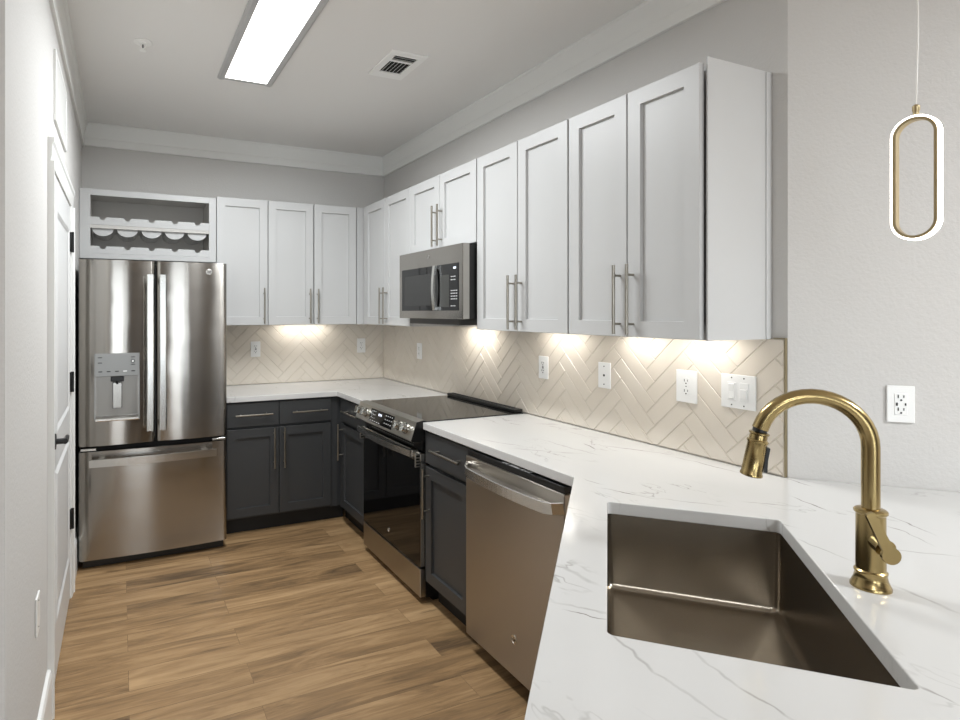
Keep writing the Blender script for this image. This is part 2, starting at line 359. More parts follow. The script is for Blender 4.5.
def splash(name, label, x1, x0, z0, z1, ridge, rot, TW=.0645, TL=.2535, g=.0024):
    mb = MB(); mb.box(x0, x1, -.0075, -.0008, z0, z1, mi=1); b = mb.bm; rnd = random.Random(7)
    def emit_tile(rect):
        R = [(S2*(u-v)+ridge, S2*(u+v)+.994) for u, v in rect]
        p = clip(R, x0+.001, x1-.001, z0+.001, z1-.001)
        if len(p) < 3: return
        q = inset(p, g/2); r = inset(q, .0022) if q else []
        if not r: return
        ar = sum(r[i][0]*r[(i+1) % len(r)][1]-r[(i+1) % len(r)][0]*r[i][1] for i in range(len(r)))
        if ar < 3e-4: return
        tx, tz = rnd.uniform(-.004, .004), rnd.uniform(-.004, .004); c = Vector((sum(a for a, _ in r)/len(r), sum(a for _, a in r)/len(r)))
        A = [b.verts.new((u, -.0072, v)) for u, v in q]; B = [b.verts.new((u, -.0098+tx*(u-c.x)+tz*(v-c.y), v)) for u, v in r]
        for k in range(len(A)):
            f = b.faces.new((A[k], A[(k+1) % len(A)], B[(k+1) % len(A)], B[k]))
        b.faces.new(B)
    for s in range(-40, 41):
        for k in range(-80, 81):
            ou, ov = k*TW-s*TL, k*TW+s*TL
            cx = S2*(ou-ov)+ridge; cz = S2*(ou+ov)+1.0
            if not (x0-.5 < cx < x1+.5 and z0-.5 < cz < z1+.5): continue
            emit_tile([(ou, ov), (ou+TL, ov), (ou+TL, ov+TW), (ou, ov+TW)])
            emit_tile([(ou, ov+TW), (ou+TW, ov+TW), (ou+TW, ov+TW+TL), (ou, ov+TW+TL)])
    bmesh.ops.recalc_face_normals(b, faces=b.faces[:])
    o = mb.build(name, [M['tile'], M['grout']], None, (0, 0, 0), rot); struct(o); return o
splash('wall_back_tile', '', -.009, -1.45, .9145, 1.376, -.867, RB)
splash('wall_right_tile', '', 3.296, .002, .9145, 1.376, 2.773, RM)
struct(MB().box(3.2965, 3.2995, -.012, -.001, .9145, 1.377).box(3.26, 3.2995, -.012, -.001, 1.3765, 1.379).build('trim_5', mat('bronze_edge_trim', (150, 138, 110), .35, .8), None, (0, 0, 0), RM))

# ------------------------------------------------------------------ cabinets
def shaker(mb, x0, x1, z0, z1, yf, th=.02, fr=.058, rec=.0125, mi=0):
    """shaker front: frame with a recessed flat panel, front face at y=yf"""
    b = mb.bm; bv = .0015; c = .0012
    def ring(i, y): return [b.verts.new(p) for p in ((x0+i, y, z0+i), (x1-i, y, z0+i), (x1-i, y, z1-i), (x0+i, y, z1-i))]
    R = [ring(0, yf+th), ring(0, yf+bv), ring(bv, yf), ring(fr, yf), ring(fr+c, yf+rec)]
    for A, B in zip(R, R[1:]):
        for k in range(4): f = b.faces.new((A[k], A[(k+1) % 4], B[(k+1) % 4], B[k])); f.material_index = mi
    b.faces.new(R[0][::-1]).material_index = mi; b.faces.new(R[-1]).material_index = mi
    bmesh.ops.recalc_face_normals(b, faces=b.faces[:])
    return mb
def handle(parent, p0, p1, yf, off=.033, r=.006):
    """round bar pull between two end points on a front at y=yf, on two posts"""
    p0, p1 = Vector((p0[0], yf-off, p0[1])), Vector((p1[0], yf-off, p1[1])); d = (p1-p0).normalized()
    mb = MB().cyl(p0, p1, r, 14)
    for q in (p0+d*.038, p1-d*.038): mb.cyl(q, (q.x, yf+.0005, q.z), r*.75, 10)
    return mb.build('handle', M['nickel'], parent)
def doors(t, specs, matl, yf, fr=.058):
    for x0, x1, z0, z1, h in specs:
        d = shaker(MB(), x0, x1, z0, z1, yf, fr=fr if z1-z0 > .25 else .0).build('door', matl, t) if z1-z0 > .25 else None
        if d is None:
            d = MB().box(x0, x1, yf, yf+.02, z0, z1, .0015).build('drawer_front', matl, t)
        if h: handle(d, h[0], h[1], yf)
UZ0, UZ1, UF = 1.374, 2.272, -.335
def upper(label, loc, rz, x0, x1, z0, specs, group, fill=()):
    t = thing('wall_cabinet', label, 'cabinet', loc, rz, group)
    bd = MB().box(x0+.005, x1-.005, -.286, -.0015, z0+.026, UZ1)
    for a, b, c, d, e, f in ((x0+.001, x0+.0048, -.306, -.0015, z0, UZ1), (x1-.0048, x1-.001, -.306, -.0015, z0, UZ1), (x0+.005, x1-.005, -.300, -.2862, z0, z0+.05)): bd.box(a, b, c, d, e, f)
    bd.build('body', M['cab'], t)
    for a, b, c, d in fill: MB().box(a, b, c, d, UZ0, UZ1).build('filler', M['cab'], t)
    doors(t, specs, M['cab'], UF)
    return t
gU = 'white wall cabinets'
z0, z1 = UZ0+.002, UZ1-.002
zh0, zh1 = 1.385, 1.640
# back run
upper('single-door white wall cabinet beside the refrigerator, next to the wine rack', (0, 0, 0), RB, -1.424, -1.064, UZ0, [(-1.421, -1.066, z0, z1, ((-1.094, zh0), (-1.094, zh1)))], gU)
upper('two-door white wall cabinet in the back corner, on the wall with the refrigerator', (0, 0, 0), RB, -1.064, -.375, UZ0, [(-1.060, -.724, z0, z1, ((-.755, zh0), (-.755, zh1))), (-.716, -.383, z0, z1, ((-.694, zh0), (-.694, zh1)))], gU, [(-.374, -.316, -.322, -.312)])
# main run (local x = distance from the back wall)
upper('two-door white wall cabinet between the back corner and the microwave', (0, 0, 0), RM, .394, 1.157, UZ0, [(.397, .758, z0, z1, ((.74, zh0), (.74, zh1))), (.763, 1.155, z0, z1, ((.805, zh0), (.805, zh1)))], gU, [(.336, .393, -.322, -.312)])
upper('short two-door white wall cabinet directly above the microwave', (0, 0, 0), RM, 1.157, 1.931, 1.832, [(1.159, 1.535, 1.834, z1, ((1.505, 1.85), (1.505, 2.09))), (1.540, 1.926, 1.834, z1, ((1.570, 1.85), (1.570, 2.09)))], gU)
upper('two-door white wall cabinet right of the microwave, first tall pair', (0, 0, 0), RM, 1.931, 2.620, UZ0, [(1.936, 2.276, z0, z1, ((2.248, zh0), (2.248, zh1))), (2.281, 2.616, z0, z1, ((2.310, zh0), (2.310, zh1)))], gU)
t = upper('two-door white wall cabinet at the near end, with the exposed white side panel', (0, 0, 0), RM, 2.620, 3.2395, UZ0, [(2.625, 2.930, z0, z1, ((2.900, zh0), (2.900, zh1))), (2.935, 3.230, z0, z1, ((2.962, zh0), (2.962, zh1)))], gU)
MB().box(3.2400, 3.2455, -.317, -.0015, UZ0, UZ1+.014).build('side_panel', M['cab'], t)
MB().box(3.2458, 3.2490, -.030, -.0015, UZ0, UZ1+.012, .001).build('scribe_strip', M['cab'], t)
# wine rack cabinet above the refrigerator
t = thing('wine_rack_cabinet', 'open white wine rack cabinet with scalloped bottle rests above the refrigerator', 'wine rack', (0, 0, 0), RB)
X0, X1, Z0, Z1 = -2.268, -1.427, 1.812, 2.258
fm = MB()
for a, b, c, d in ((X0, -2.206, Z0, Z1), (-1.473, X1, Z0, Z1), (-2.206, -1.473, 2.218, Z1), (-2.206, -1.473, Z0, 1.845)): fm.box(a, b, -.335, -.315, c, d, .001)
fm.build('face_frame', M['cab'], t)
MB().box(X0, -2.207, -.3145, -.0015, Z0, Z1).box(-1.472, X1, -.3145, -.0015, Z0, Z1).box(-2.207, -1.472, -.3145, -.0015, 2.236, Z1).box(-2.207, -1.472, -.3145, -.0015, Z0, 1.83).box(-2.207, -1.472, -.012, -.0015, 1.83, 2.236).build('body', M['rack'], t)
NX = [-2.134, -1.988, -1.841, -1.695, -1.549]
def notched(za, zb):
    top = [(-2.206, za), (-1.473, za), (-1.473, zb)]
    for cx in reversed(NX):
        for k in range(9): a = math.pi*k/8; top.append((cx+.020*math.cos(a), zb-.020*math.sin(a)))
    top.append((-2.206, zb)); return top
for za, zb in ((2.030, 2.080), (1.846, 1.893)):
    MB().prism(notched(za, zb), 'y', -.332, -.318).build('bottle_rest', M['cab'], t)
def trough(zb):
    pts = [(-2.206, zb+.012)]
    for cx in NX:
        for k in range(11): a = -math.pi*k/10; pts.append((cx-.063*math.cos(a), zb+.048*math.sin(a)))
    pts.append((-1.473, zb+.012)); return pts
MB().prism(trough(2.008), 'y', -.312, -.03).build('bottle_tray', M['cab'], t)
MB().box(-2.206, -1.473, -.330, -.31, 2.008, 2.0295).build('shelf_rail', M['rack'], t)

# base cabinets
BZ0, BZ1, BF = .115, .868, -.637
def base(label, loc, rz, x0, x1, specs, fill=(), back=-.002, toe_x=None):
    t = thing('base_cabinet', label, 'cabinet', loc, rz, 'charcoal base cabinets')
    MB().box(x0, x1, -.612, back, BZ0-.01, .878).build('body', M['dark'], t)
    a, b = toe_x or (x0, x1)
    MB().box(a, b, -.56, back-.01, 0, BZ0-.0105).build('toe_kick', M['toe'], t)
    for a, b, c, d in fill: MB().box(a, b, c, d, BZ0-.01, .878).build('filler', M['dark'], t)
    doors(t, specs, M['dark'], BF)
    return t
dz0, dz1 = .12, .697; wz0, wz1 = .713, BZ1
base('dark charcoal base cabinet on the back wall beside the refrigerator, two drawers over two doors', (0, 0, 0), RB, -1.403, -.002,
     [(-1.400, -1.060, dz0, dz1, ((-1.094, .427), (-1.094, .695))), (-1.055, -.690, dz0, dz1, ((-1.026, .427), (-1.026, .695))),
      (-1.400, -1.060, wz0, wz1, ((-1.350, .792), (-1.106, .792))), (-1.055, -.690, wz0, wz1, ((-.972, .792), (-.724, .792)))], [(-.687, -.637, -.622, -.6125)], toe_x=(-1.403, -.575))
base('narrow dark charcoal base cabinet in the corner left of the range', (0, 0, 0), RM, .690, 1.163,
     [(.693, 1.158, dz0, dz1, ((.725, .450), (.725, .697))), (.693, 1.158, wz0, wz1, ((.785, .795), (1.063, .795)))], [(.640, .689, -.622, -.6125)], toe_x=(.575, 1.163))
base('narrow dark charcoal base cabinet between the range and the dishwasher', (0, 0, 0), RM, 1.928, 2.342,
     [(1.931, 2.338, dz0, dz1, ((1.965, .445), (1.965, .692))), (1.931, 2.338, wz0, wz1, ((2.03, .795), (2.30, .795)))])
# peninsula base
t = thing('peninsula_cabinet', 'dark charcoal cabinet carrying the sink under the angled counter', 'cabinet', (PC.x, PC.y, 0), RP)
mb = MB()
for a, b, c, d, e, f in ((.08, 1.64, .062, .075, .105, .878), (.08, .098, .0755, .95, .105, .878), (1.622, 1.64, .0755, .95, .105, .878), (.099, 1.621, .932, .95, .105, .878), (.099, 1.621, .0755, .931, .105, .125)): mb.box(a, b, c, d, e, f)
mb.build('body', M['dark'], t)
MB().box(.09, 1.63, .13, .90, 0, .1045).build('toe_kick', M['toe'], t)
for a, b in ((.11, .60), (.605, 1.10), (1.105, 1.60)):
    d = shaker(MB(), a, b, dz0, BZ1, .041).build('door', M['dark'], t)
    handle(d, (b-.04, .56), (b-.04, .81), .041)

# ------------------------------------------------------------------ countertops
def slab(name, label, poly, hole=None):
    o = MB().prism(poly, 'z', .879, .914).build(name, M['quartz'])
    if hole:
        boolean(o, MB().prism(hole, 'z', .8, 1.0).build('cut', M['quartz']))
    bv = o.modifiers.new('edge', 'BEVEL'); bv.width = .0025; bv.segments = 2; bv.limit_method = 'ANGLE'; bv.angle_limit = math.radians(50)
    return tag(o, label, 'countertop', 'quartz countertops')
def pen(n, b): return (PC.x-S2*n+S2*b, PC.y-S2*n-S2*b)
slab('countertop', 'white veined quartz countertop in the back corner, from refrigerator to range', [(-1.404, -.0125), (-.0125, -.0125), (-.0125, -1.163), (-.65, -1.163), (-.65, -.65), (-1.404, -.65)])
hole = [pen(a, b) for a, b in rrect(.229, .983, .105, .533, .012)]
e1 = pen(-.246, 1.30)
slab('countertop', 'large white veined quartz countertop with the sink, running from range onto the peninsula',
     [(-.0125, -1.928), (-.65, -1.928), (-.65, -3.005), pen(1.68, 0), pen(1.68, 1.30), e1, (-.0005, -3.3015), (-.0125, -3.2975)], hole)

# ------------------------------------------------------------------ sink
t = thing('kitchen_sink', 'undermount rectangular stainless steel sink set into the peninsula counter', 'sink', (PC.x, PC.y, .8785), RP)
mb = MB(); b = mb.bm
def lp(x0, x1, y0, y1, r, z, n=6): return [b.verts.new((u, v, z)) for u, v in rrect(x0, x1, y0, y1, r, n)]
a0, a1, b0, b1 = .225, .987, .101, .537; dp = -.215
R = [lp(a0-.02, a1+.02, b0-.02, b1+.02, .03, 0), lp(a0, a1, b0, b1, .018, 0), lp(a0+.003, a1-.003, b0+.003, b1-.003, .018, dp+.02)]
for k in range(1, 6):
    q = math.pi/2*k/5; i = .003+.02*(1-math.cos(q)); R.append(lp(a0+i, a1-i, b0+i, b1-i, .018, dp+.02-.02*math.sin(q)))
R.append(lp((a0+a1)/2-.06, (a0+a1)/2+.06, (b0+b1)/2-.06, (b0+b1)/2+.06, .058, dp-.006))
R.append(lp((a0+a1)/2-.045, (a0+a1)/2+.045, (b0+b1)/2-.045, (b0+b1)/2+.045, .0449, dp-.008))
for i, (A, B) in enumerate(zip(R, R[1:])):
    for k in range(len(A)): f = b.faces.new((A[k], A[(k+1) % len(A)], B[(k+1) % len(A)], B[k])); f.smooth = 1 <= i
b.faces.new(R[-1])
bmesh.ops.recalc_face_normals(b, faces=b.faces[:])
for f in b.faces: f.normal_flip() if sum(f.normal.z for f in b.faces if len(f.verts) > 8) < 0 else None
o = mb.build('bowl', M['sink'], t)
sm = o.modifiers.new('thickness', 'SOLIDIFY'); sm.thickness = .0015; sm.offset = -1
MB().lathe([(.042, 0), (.044, .003), (.036, .004), (.030, .001), (.010, .001), (.008, .004), (.0005, .005)], ((a0+a1)/2, (b0+b1)/2, dp-.008)).build('drain', M['steelbar'], t)

# ------------------------------------------------------------------ faucet (local: -y over the sink, +x towards the viewer's end)
fx, fy = pen(.612, .600)
t = thing('faucet', 'brushed gold pull-down gooseneck faucet beside the sink', 'faucet', (fx, fy, .914), RP)
MB().lathe([(.034, 0), (.034, .004), (.032, .008), (.028, .018), (.0262, .028), (.0275, .031), (.0275, .034), (.0248, .037), (.0243, .146), (.0278, .150), (.0278, .154), (.025, .157), (.016, .159)], seg=40).build('body', M['brass'], t)
pts = [(0, 0, .156), (0, 0, .20), (0, 0, .24), (0, 0, .281)]
cy, cz, rr = -.097, .281, .097
for k in range(1, 19):
    a = math.radians(k*9.1); pts.append((0, cy+rr*math.cos(a), cz+rr*math.sin(a)))
dv = (Vector(pts[-1])-Vector(pts[-2])).normalized(); end = Vector(pts[-1])+dv*.004; pts.append(tuple(end))
MB().tube(pts, .0155, 24).build('spout', M['brass'], t)
dv = Vector((0, -math.sin(math.radians(9.5)), -math.cos(math.radians(9.5))))
q = dv.to_track_quat('Z', 'Y').to_matrix().to_4x4()
hd = MB().lathe([(.0150, 0), (.0190, .002), (.0190, .005), (.0165, .007), (.0170, .016), (.0203, .019), (.0203, .022), (.0184, .025), (.0196, .088), (.0212, .091), (.0212, .095), (.017, .097)], tuple(end+dv*.006), 32, 0, q).build('spray_head', M['brass'], t)
MB().lathe([(.0135, -.006), (.0135, .007)], tuple(end), 24, 0, q).build('spray_collar', M['black'], t)
bb = end+dv*.068+Vector((0, .0215, .002))
MB().tube([tuple(bb-dv*.026), tuple(bb), tuple(bb+dv*.026+Vector((0, .003, 0)))], .004, 8, prof=[(-.003, -.007), (.003, -.007), (.003, .007), (-.003, .007)], up=(0, 1, 0)).build('spray_button', M['black'], hd)
# side lever on a hub turned a little outwards; flat paddle rising from the hub end
ha = math.radians(12); hx, hy = Vector((math.cos(ha), math.sin(ha), 0)), Vector((-math.sin(ha), math.cos(ha), 0))
MB().cyl(hx*.016+Vector((0, 0, .099)), hx*.042+Vector((0, 0, .094)), .0165, 28).cyl(hx*.042+Vector((0, 0, .094)), hx*.0445+Vector((0, 0, .0935)), .0178, 28).cyl(hx*.0445+Vector((0, 0, .0925)), hx*.054+Vector((0, 0, .087)), .0105, 24).build('handle_hub', M['brass'], t)
out = []; c0 = Vector((.0, .086)); c1 = Vector((-.036, .163)); dd = (c1-c0).normalized(); nn_ = Vector((-dd.y, dd.x))
for k in range(21):
    a = math.pi*.2+k/20*math.pi*1.6; v = c0+(dd*math.cos(a)+nn_*math.sin(a))*.0165; out.append(v)
out += [c1-nn_*.0078, c1+dd*.003-nn_*.006, c1+dd*.003+nn_*.006, c1+nn_*.0078]
pl = MB(); b = pl.bm
A = [b.verts.new(hx*.054+hy*v.x+Vector((0, 0, v.y))) for v in out]; B = [b.verts.new(hx*.061+hy*v.x+Vector((0, 0, v.y))) for v in out]
for k in range(len(A)): b.faces.new((A[k], A[(k+1) % len(A)], B[(k+1) % len(A)], B[k]))
b.faces.new(A[::-1]); b.faces.new(B); bmesh.ops.recalc_face_normals(b, faces=b.faces[:])
pl.build('lever', M['brass'], t)

# ------------------------------------------------------------------ refrigerator
t = thing('refrigerator', 'stainless steel french door refrigerator with ice and water dispenser', 'refrigerator', (0, 0, 0), RB)
FX0, FX1, FM = -2.247, -1.426, -1.840
MB().box(FX0+.004, FX1-.004, -.715, -.03, .02, 1.755, .004).box(FX0+.03, FX1-.03, -.70, -.05, 0, .02).build('cabinet', M['darkgrey'], t)
def bowed(x0, x1, yf, yb, bulge, r=.022, n=16):
    pts = [(x0, yb)]
    for k in range(6): a = math.pi/2*k/5; pts.append((x0+r-r*math.cos(a), yf+r-r*math.sin(a)))
    for k in range(1, n): s = k/n; pts.append((x0+r+(x1-x0-2*r)*s, yf-bulge*math.sin(math.pi*s)))
    for k in range(6): a = math.pi/2*k/5; pts.append((x1-r+r*math.sin(a), yf+r-r*math.cos(a)))
    pts.append((x1, yb)); return pts
ld = MB().prism(bowed(FX0, FM-.004, -.80, -.722, .012), 'z', .703, 1.768, smooth=True).build('fridge_door', M['steel'], t)
boolean(ld, MB().box(-2.160, -1.934, -.86, -.745, .862, 1.098).build('cut', M['steel']))
rd = MB().prism(bowed(FM+.004, FX1, -.80, -.722, .012), 'z', .703, 1.768, smooth=True).build('fridge_door', M['steel'], t)
fz = MB().prism(bowed(FX0, FX1, -.80, -.722, .016), 'z', .055, .672, smooth=True).build('freezer_drawer', M['steel'], t)
for o in (ld, rd, fz): 
    try: o.data.set_sharp_from_angle(angle=math.radians(35))
    except Exception: pass
MB().box(FX0+.01, FX1-.01, -.76, -.717, .672, .703).build('seam_shade', M['gap'], t)  # black fill paints the shade of the gap above the freezer drawer
MB().box(FX0+.02, FX1-.02, -.77, -.72, .006, .054).build('toe_grille', M['black'], t)
for a in (FX0+.01, FX1-.09): MB().box(a, a+.08, -.80, -.761, .676, .690, .002).build('hinge_cover', M['steelbar'], t)
for o, x in ((ld, -1.872), (rd, -1.804)):
    hb = MB().tube([(x, -.872, .78), (x, -.872, 1.685)], 0, prof=[(-.010, -.019), (.006, -.019), (.009, -.014), (.009, .014), (.006, .019), (-.010, .019)], up=(0, -1, 0))
    for z in (.81, 1.655): hb.box(x-.011, x+.011, -.864, -.809, z-.02, z+.02, .002)
    hb.build('handle', M['steelbar'], o)
hp = [(-2.19+.69*k/14, -.862-.022*math.sin(math.pi*k/14), .618) for k in range(15)]
hb = MB().tube(hp, 0, prof=[(-.021, -.008), (.021, -.008), (.021, .008), (-.021, .008)], up=(0, 0, 1))
for x in (-2.13, -1.56): hb.box(x-.016, x+.016, -.866, -.808, .605, .631, .002)
hb.build('handle', M['steelbar'], fz)
# dispenser
dp_ = MB().box(-2.166, -1.928, -.8155, -.800, 1.098, 1.230, .002)
for a, b, c, d in ((-2.166, -2.160, .842, 1.098), (-1.934, -1.928, .842, 1.098)): dp_.box(a, b, -.8155, -.80, c, d)
dp_ = dp_.build('dispenser_panel', M['grey'], t)
for k in range(5): MB().box(-2.145+k*.043, -2.125+k*.043, -.8168, -.8156, 1.124, 1.129).build('key', M['plate' if k == 3 else 'slot'], dp_)
for x, z in ((-2.148, 1.205), (-2.148, 1.175), (-1.975, 1.205), (-1.975, 1.162)): MB().box(x, x+.022, -.8168, -.8156, z, z+.004).build('key', M['slot'], dp_)
MB().cyl((-1.965, -.8156, 1.184), (-1.965, -.8185, 1.184), .011, 16).cyl((-1.965, -.8180, 1.184), (-1.965, -.8195, 1.184), .006, 12, mi=1).build('dial', [M['slot'], M['plate']], dp_)
MB().box(-2.159, -1.935, -.7465, -.7455, .863, 1.097).build('dispenser_recess', M['recess'], t)
MB().box(-2.072, -2.022, -.79, -.776, .91, 1.06, .003).build('paddle', M['knob'], t)
MB().box(-2.082, -2.012, -.80, -.76, 1.066, 1.097, .003).cyl((-2.047, -.785, 1.067), (-2.047, -.785, 1.05), .008, 10).build('nozzle', M['black'], t)
MB().box(-2.164, -1.930, -.832, -.747, .843, .861, .006, 2).build('drip_tray', M['steelbar'], t)
def badge(parent, M4, r, name='badge'):
    """round appliance badge: bright rim, darker field, script-like letters"""
    o = MB().lathe([(r, 0), (r, .0015), (r*.82, .0022), (r*.78, .0012), (r*.05, .0012)], seg=28, M4=M4).build(name, M['steelbar'], parent)
    cu = bpy.data.curves.new('letters', 'FONT'); cu.body = 'GE'; cu.size = r*.95; cu.align_x = 'CENTER'; cu.align_y = 'CENTER'; cu.extrude = .0002; cu.shear = .3
    to = bpy.data.objects.new('t', cu); COL.objects.link(to); bpy.context.view_layer.update()
    me = bpy.data.meshes.new_from_object(to.evaluated_get(bpy.context.evaluated_depsgraph_get())); bpy.data.objects.remove(to)
    me.transform(M4 @ Matrix.Translation((0, 0, .0016))); me.materials.clear(); me.materials.append(M['slot'])
    lo = bpy.data.objects.new('badge_letters', me); COL.objects.link(lo); lo.parent = o
    return o
def facing(p): return Matrix.Translation(p) @ Matrix(((1, 0, 0, 0), (0, 0, -1, 0), (0, 1, 0, 0), (0, 0, 0, 1)))   # local z -> -y (out of the wall)
badge(t, facing((-1.535, -.8085, 1.713)), .018)

# ------------------------------------------------------------------ range (local x = distance from back wall, front = -y)
t = thing('range', 'stainless slide-in electric range with black glass oven door', 'stove', (0, 0, 0), RM)
RX0, RX1 = 1.167, 1.924; RXM = (RX0+RX1)/2
MB().box(RX0, RX1, -.628, -.03, .03, .913).box(RX0+.02, RX1-.02, -.58, -.05, 0, .03).build('body', M['black'], t)
MB().box(RX0-.001, RX1+.001, -.633, -.03, .9135, .919, .001).build('cooktop', M['cooktop'], t)
bt = MB().box(RX0+.01, RX1-.01, -.072, -.024, .9195, .937, .003)
for k in range(24): bt.box(RX0+.05+k*.028, RX0+.068+k*.028, -.066, -.030, .9366, .9376, mi=1)
bt.build('vent_trim', [M['blackmetal'], M['gap']], t)
pp = [(-.634, .9135), (-.634, .922), (-.642, .924), (-.683, .9165), (-.714, .826), (-.708, .819), (-.629, .819)]
cp = MB().prism(pp, 'x', RX0, RX1).build('control_panel', M['panel'], t)
MB().prism([(u+.001*0, v) for u, v in [(-.634, .8185), (-.6345, .921), (-.6425, .9235), (-.6835, .9160), (-.7145, .8255), (-.7085, .8185)]], 'x', RX1+.0002, RX1+.002).build('end_cap', M['black'], cp)
# frame on the sloped face
sl0, sl1 = Vector((-.683, .9165)), Vector((-.714, .826)); sd = (sl1-sl0); sn = Vector((sd.y, -sd.x)).normalized()
if sn.x > 0: sn = -sn
def onpanel(x, s, out=0.): p = sl0+sd*s+sn*out; return Vector((x, p.x, p.y))
def plate_on(mb, xa, xb, s0, s1, h, mi=0, base_=.0001):
    b = mb.bm; A = [b.verts.new(onpanel(*q)) for q in ((xa, s0, base_), (xb, s0, base_), (xb, s1, base_), (xa, s1, base_))]; B = [b.verts.new(onpanel(*q)) for q in ((xa, s0, h), (xb, s0, h), (xb, s1, h), (xa, s1, h))]
    for k in range(4): b.faces.new((A[k], A[(k+1) % 4], B[(k+1) % 4], B[k])).material_index = mi
    b.faces.new(B).material_index = mi
ds = MB(); plate_on(ds, 1.365, 1.680, .12, .90, .0015); bmesh.ops.recalc_face_normals(ds.bm, faces=ds.bm.faces[:]); ds = ds.build('display', M['glass'], t)
def pkey(nm, m_, *q):
    k_ = MB(); plate_on(k_, *q, .0022, 0, .0016); bmesh.ops.recalc_face_normals(k_.bm, faces=k_.bm.faces[:]); k_.build(nm, m_, ds)
for r in range(3):
    for c_ in range(3): pkey('key', M['keys'], 1.385+c_*.022, 1.394+c_*.022, .22+r*.2, .26+r*.2)
    for c_ in range(4): pkey('key', M['keys'], 1.575+c_*.026, 1.585+c_*.026, .22+r*.22, .27+r*.22)
for c_ in range(5): pkey('key', M['keys'], 1.385+c_*.03, 1.400+c_*.03, .80, .84)
for c_ in range(3): pkey('clock_digit', M['digits'], 1.480+c_*.017, 1.488+c_*.017, .28, .42)
for x in (1.225, 1.305, 1.755, 1.840):
    kb = MB().cyl(onpanel(x, .5, 0), onpanel(x, .5, .008), .027, 24).cyl(onpanel(x, .5, .008), onpanel(x, .5, .030), .021, 24, .019)
    kb = kb.build('knob', M['knob'], cp)
    g = MB(); ax = Vector((0, sd.x, sd.y)).normalized(); c0_ = onpanel(x, .5, .036)
    g.tube([c0_-ax*.020, c0_+ax*.020], 0, prof=[(-.006, -.005), (.006, -.005), (.006, .005), (-.006, .005)], up=(0, sn.x, sn.y)); g.build('grip', M['knob'], kb)
# oven door, vents, handle, drawer
MB().box(RX0+.01, RX1-.01, -.645, -.629, .765, .818).build('vent_panel', M['black'], t)
vp = [o for o in t.children if o.name.startswith('vent_panel')][0]
for k in range(20):
    for z in (.775, .789): MB().box(RX0+.10+k*.028, RX0+.121+k*.028, -.6465, -.6452, z, z+.006).build('vent_slot', M['grey'], vp)
od = MB().box(RX0+.002, RX1-.002, -.662, -.6295, .182, .760, .003).build('oven_door', M['glass'], t)
MB().box(RX0+.002, RX1-.002, -.668, -.655, .715, .762, .003).build('door_trim', M['steelbar'], od)
MB().box(RX1-.0018, RX1+.0008, -.660, -.63, .19, .755).build('door_edge', M['steelbar'], od)
hp = [(RX0+.02+(RX1-RX0-.04)*k/16, -.700-.026*math.sin(math.pi*k/16), .758) for k in range(17)]
hb = MB().tube(hp, 0, prof=[(-.016, -.011), (-.008, -.014), (.008, -.014), (.016, -.011), (.016, .011), (-.016, .011)], up=(0, 0, 1))
for x in (RX0+.03, RX1-.03): hb.box(x-.014, x+.014, -.70, -.664, .742, .774, .002)
hb.build('handle', M['steelbar'], od)
for x in (RX0+.002, RX1-.014):
    br_ = MB().box(x, x+.012, -.688, -.6622, .690, .758, .001)
    for k in range(4): br_.box(x-.0006, x+.0126, -.685, -.664, .697+k*.015, .704+k*.015, mi=1)
    br_.build('corner_vent', [M['panel'], M['black']], od)
badge(t, facing((RXM, -.6622, .25)), .012)
MB().box(RX0+.002, RX1-.002, -.662, -.6295, .034, .176, .003).build('storage_drawer', M['steel2'], t)

# ------------------------------------------------------------------ microwave
t = thing('microwave', 'stainless over-the-range microwave hanging above the range', 'microwave', (0, 0, 1.43), RM)
MX0, MX1 = 1.168, 1.926
MB().box(MX0+.003, MX1-.003, -.372, -.014, .002, .396).build('body', M['black'], t)
bx = MB().box(MX0, MX1, -.415, -.373, 0, .397, .002)
fd = bx.build('door_frame', M['steel'], t)
fg = MB().box(1.206, 1.888, -.4165, -.414, .045, .298, .001).build('front_glass', M['glass'], t)
MB().box(1.245, 1.585, -.4172, -.4164, .075, .255, .0003).build('window_screen', mat('window_mesh', (44, 44, 43), .25), fg)
MB().box(1.690, 1.790, -.4175, -.4164, .065, .240, .0003).build('display', M['darkgrey'], fg)
for r, n in ((.225, 3), (.208, 3), (.150, 4), (.135, 4), (.120, 4), (.105, 4), (.068, 3)):
    for c_ in range(n): MB().box(1.808+c_*.018, 1.819+c_*.018, -.4175, -.4168, r, r+.005).build('key', M['keys'], fg)
MB().box(1.835, 1.860, -.4174, -.4164, .268, .278).build('clock_digits', M['digits'], fg)
hp = [(1.652, -.430-.010*math.sin(math.pi*k/12), .048+.248*k/12) for k in range(13)]
hb = MB().tube(hp, 0, prof=[(-.013, -.006), (.013, -.006), (.013, .006), (-.013, .006)], up=(1, 0, 0))
for z in (.058, .286): hb.box(1.642, 1.662, -.434, -.415, z-.01, z+.01, .002)
hb.build('handle', M['steelbar'], fd)
badge(t, facing((1.555, -.4152, .355)), .010)
MB().box(1.20, 1.80, -.36, -.05, -.034, .0015, .004).build('vent_base', M['darkgrey'], t)
MB().box(1.36, 1.64, -.15, -.06, -.0365, -.0342).build('task_light', M['strip'], t)

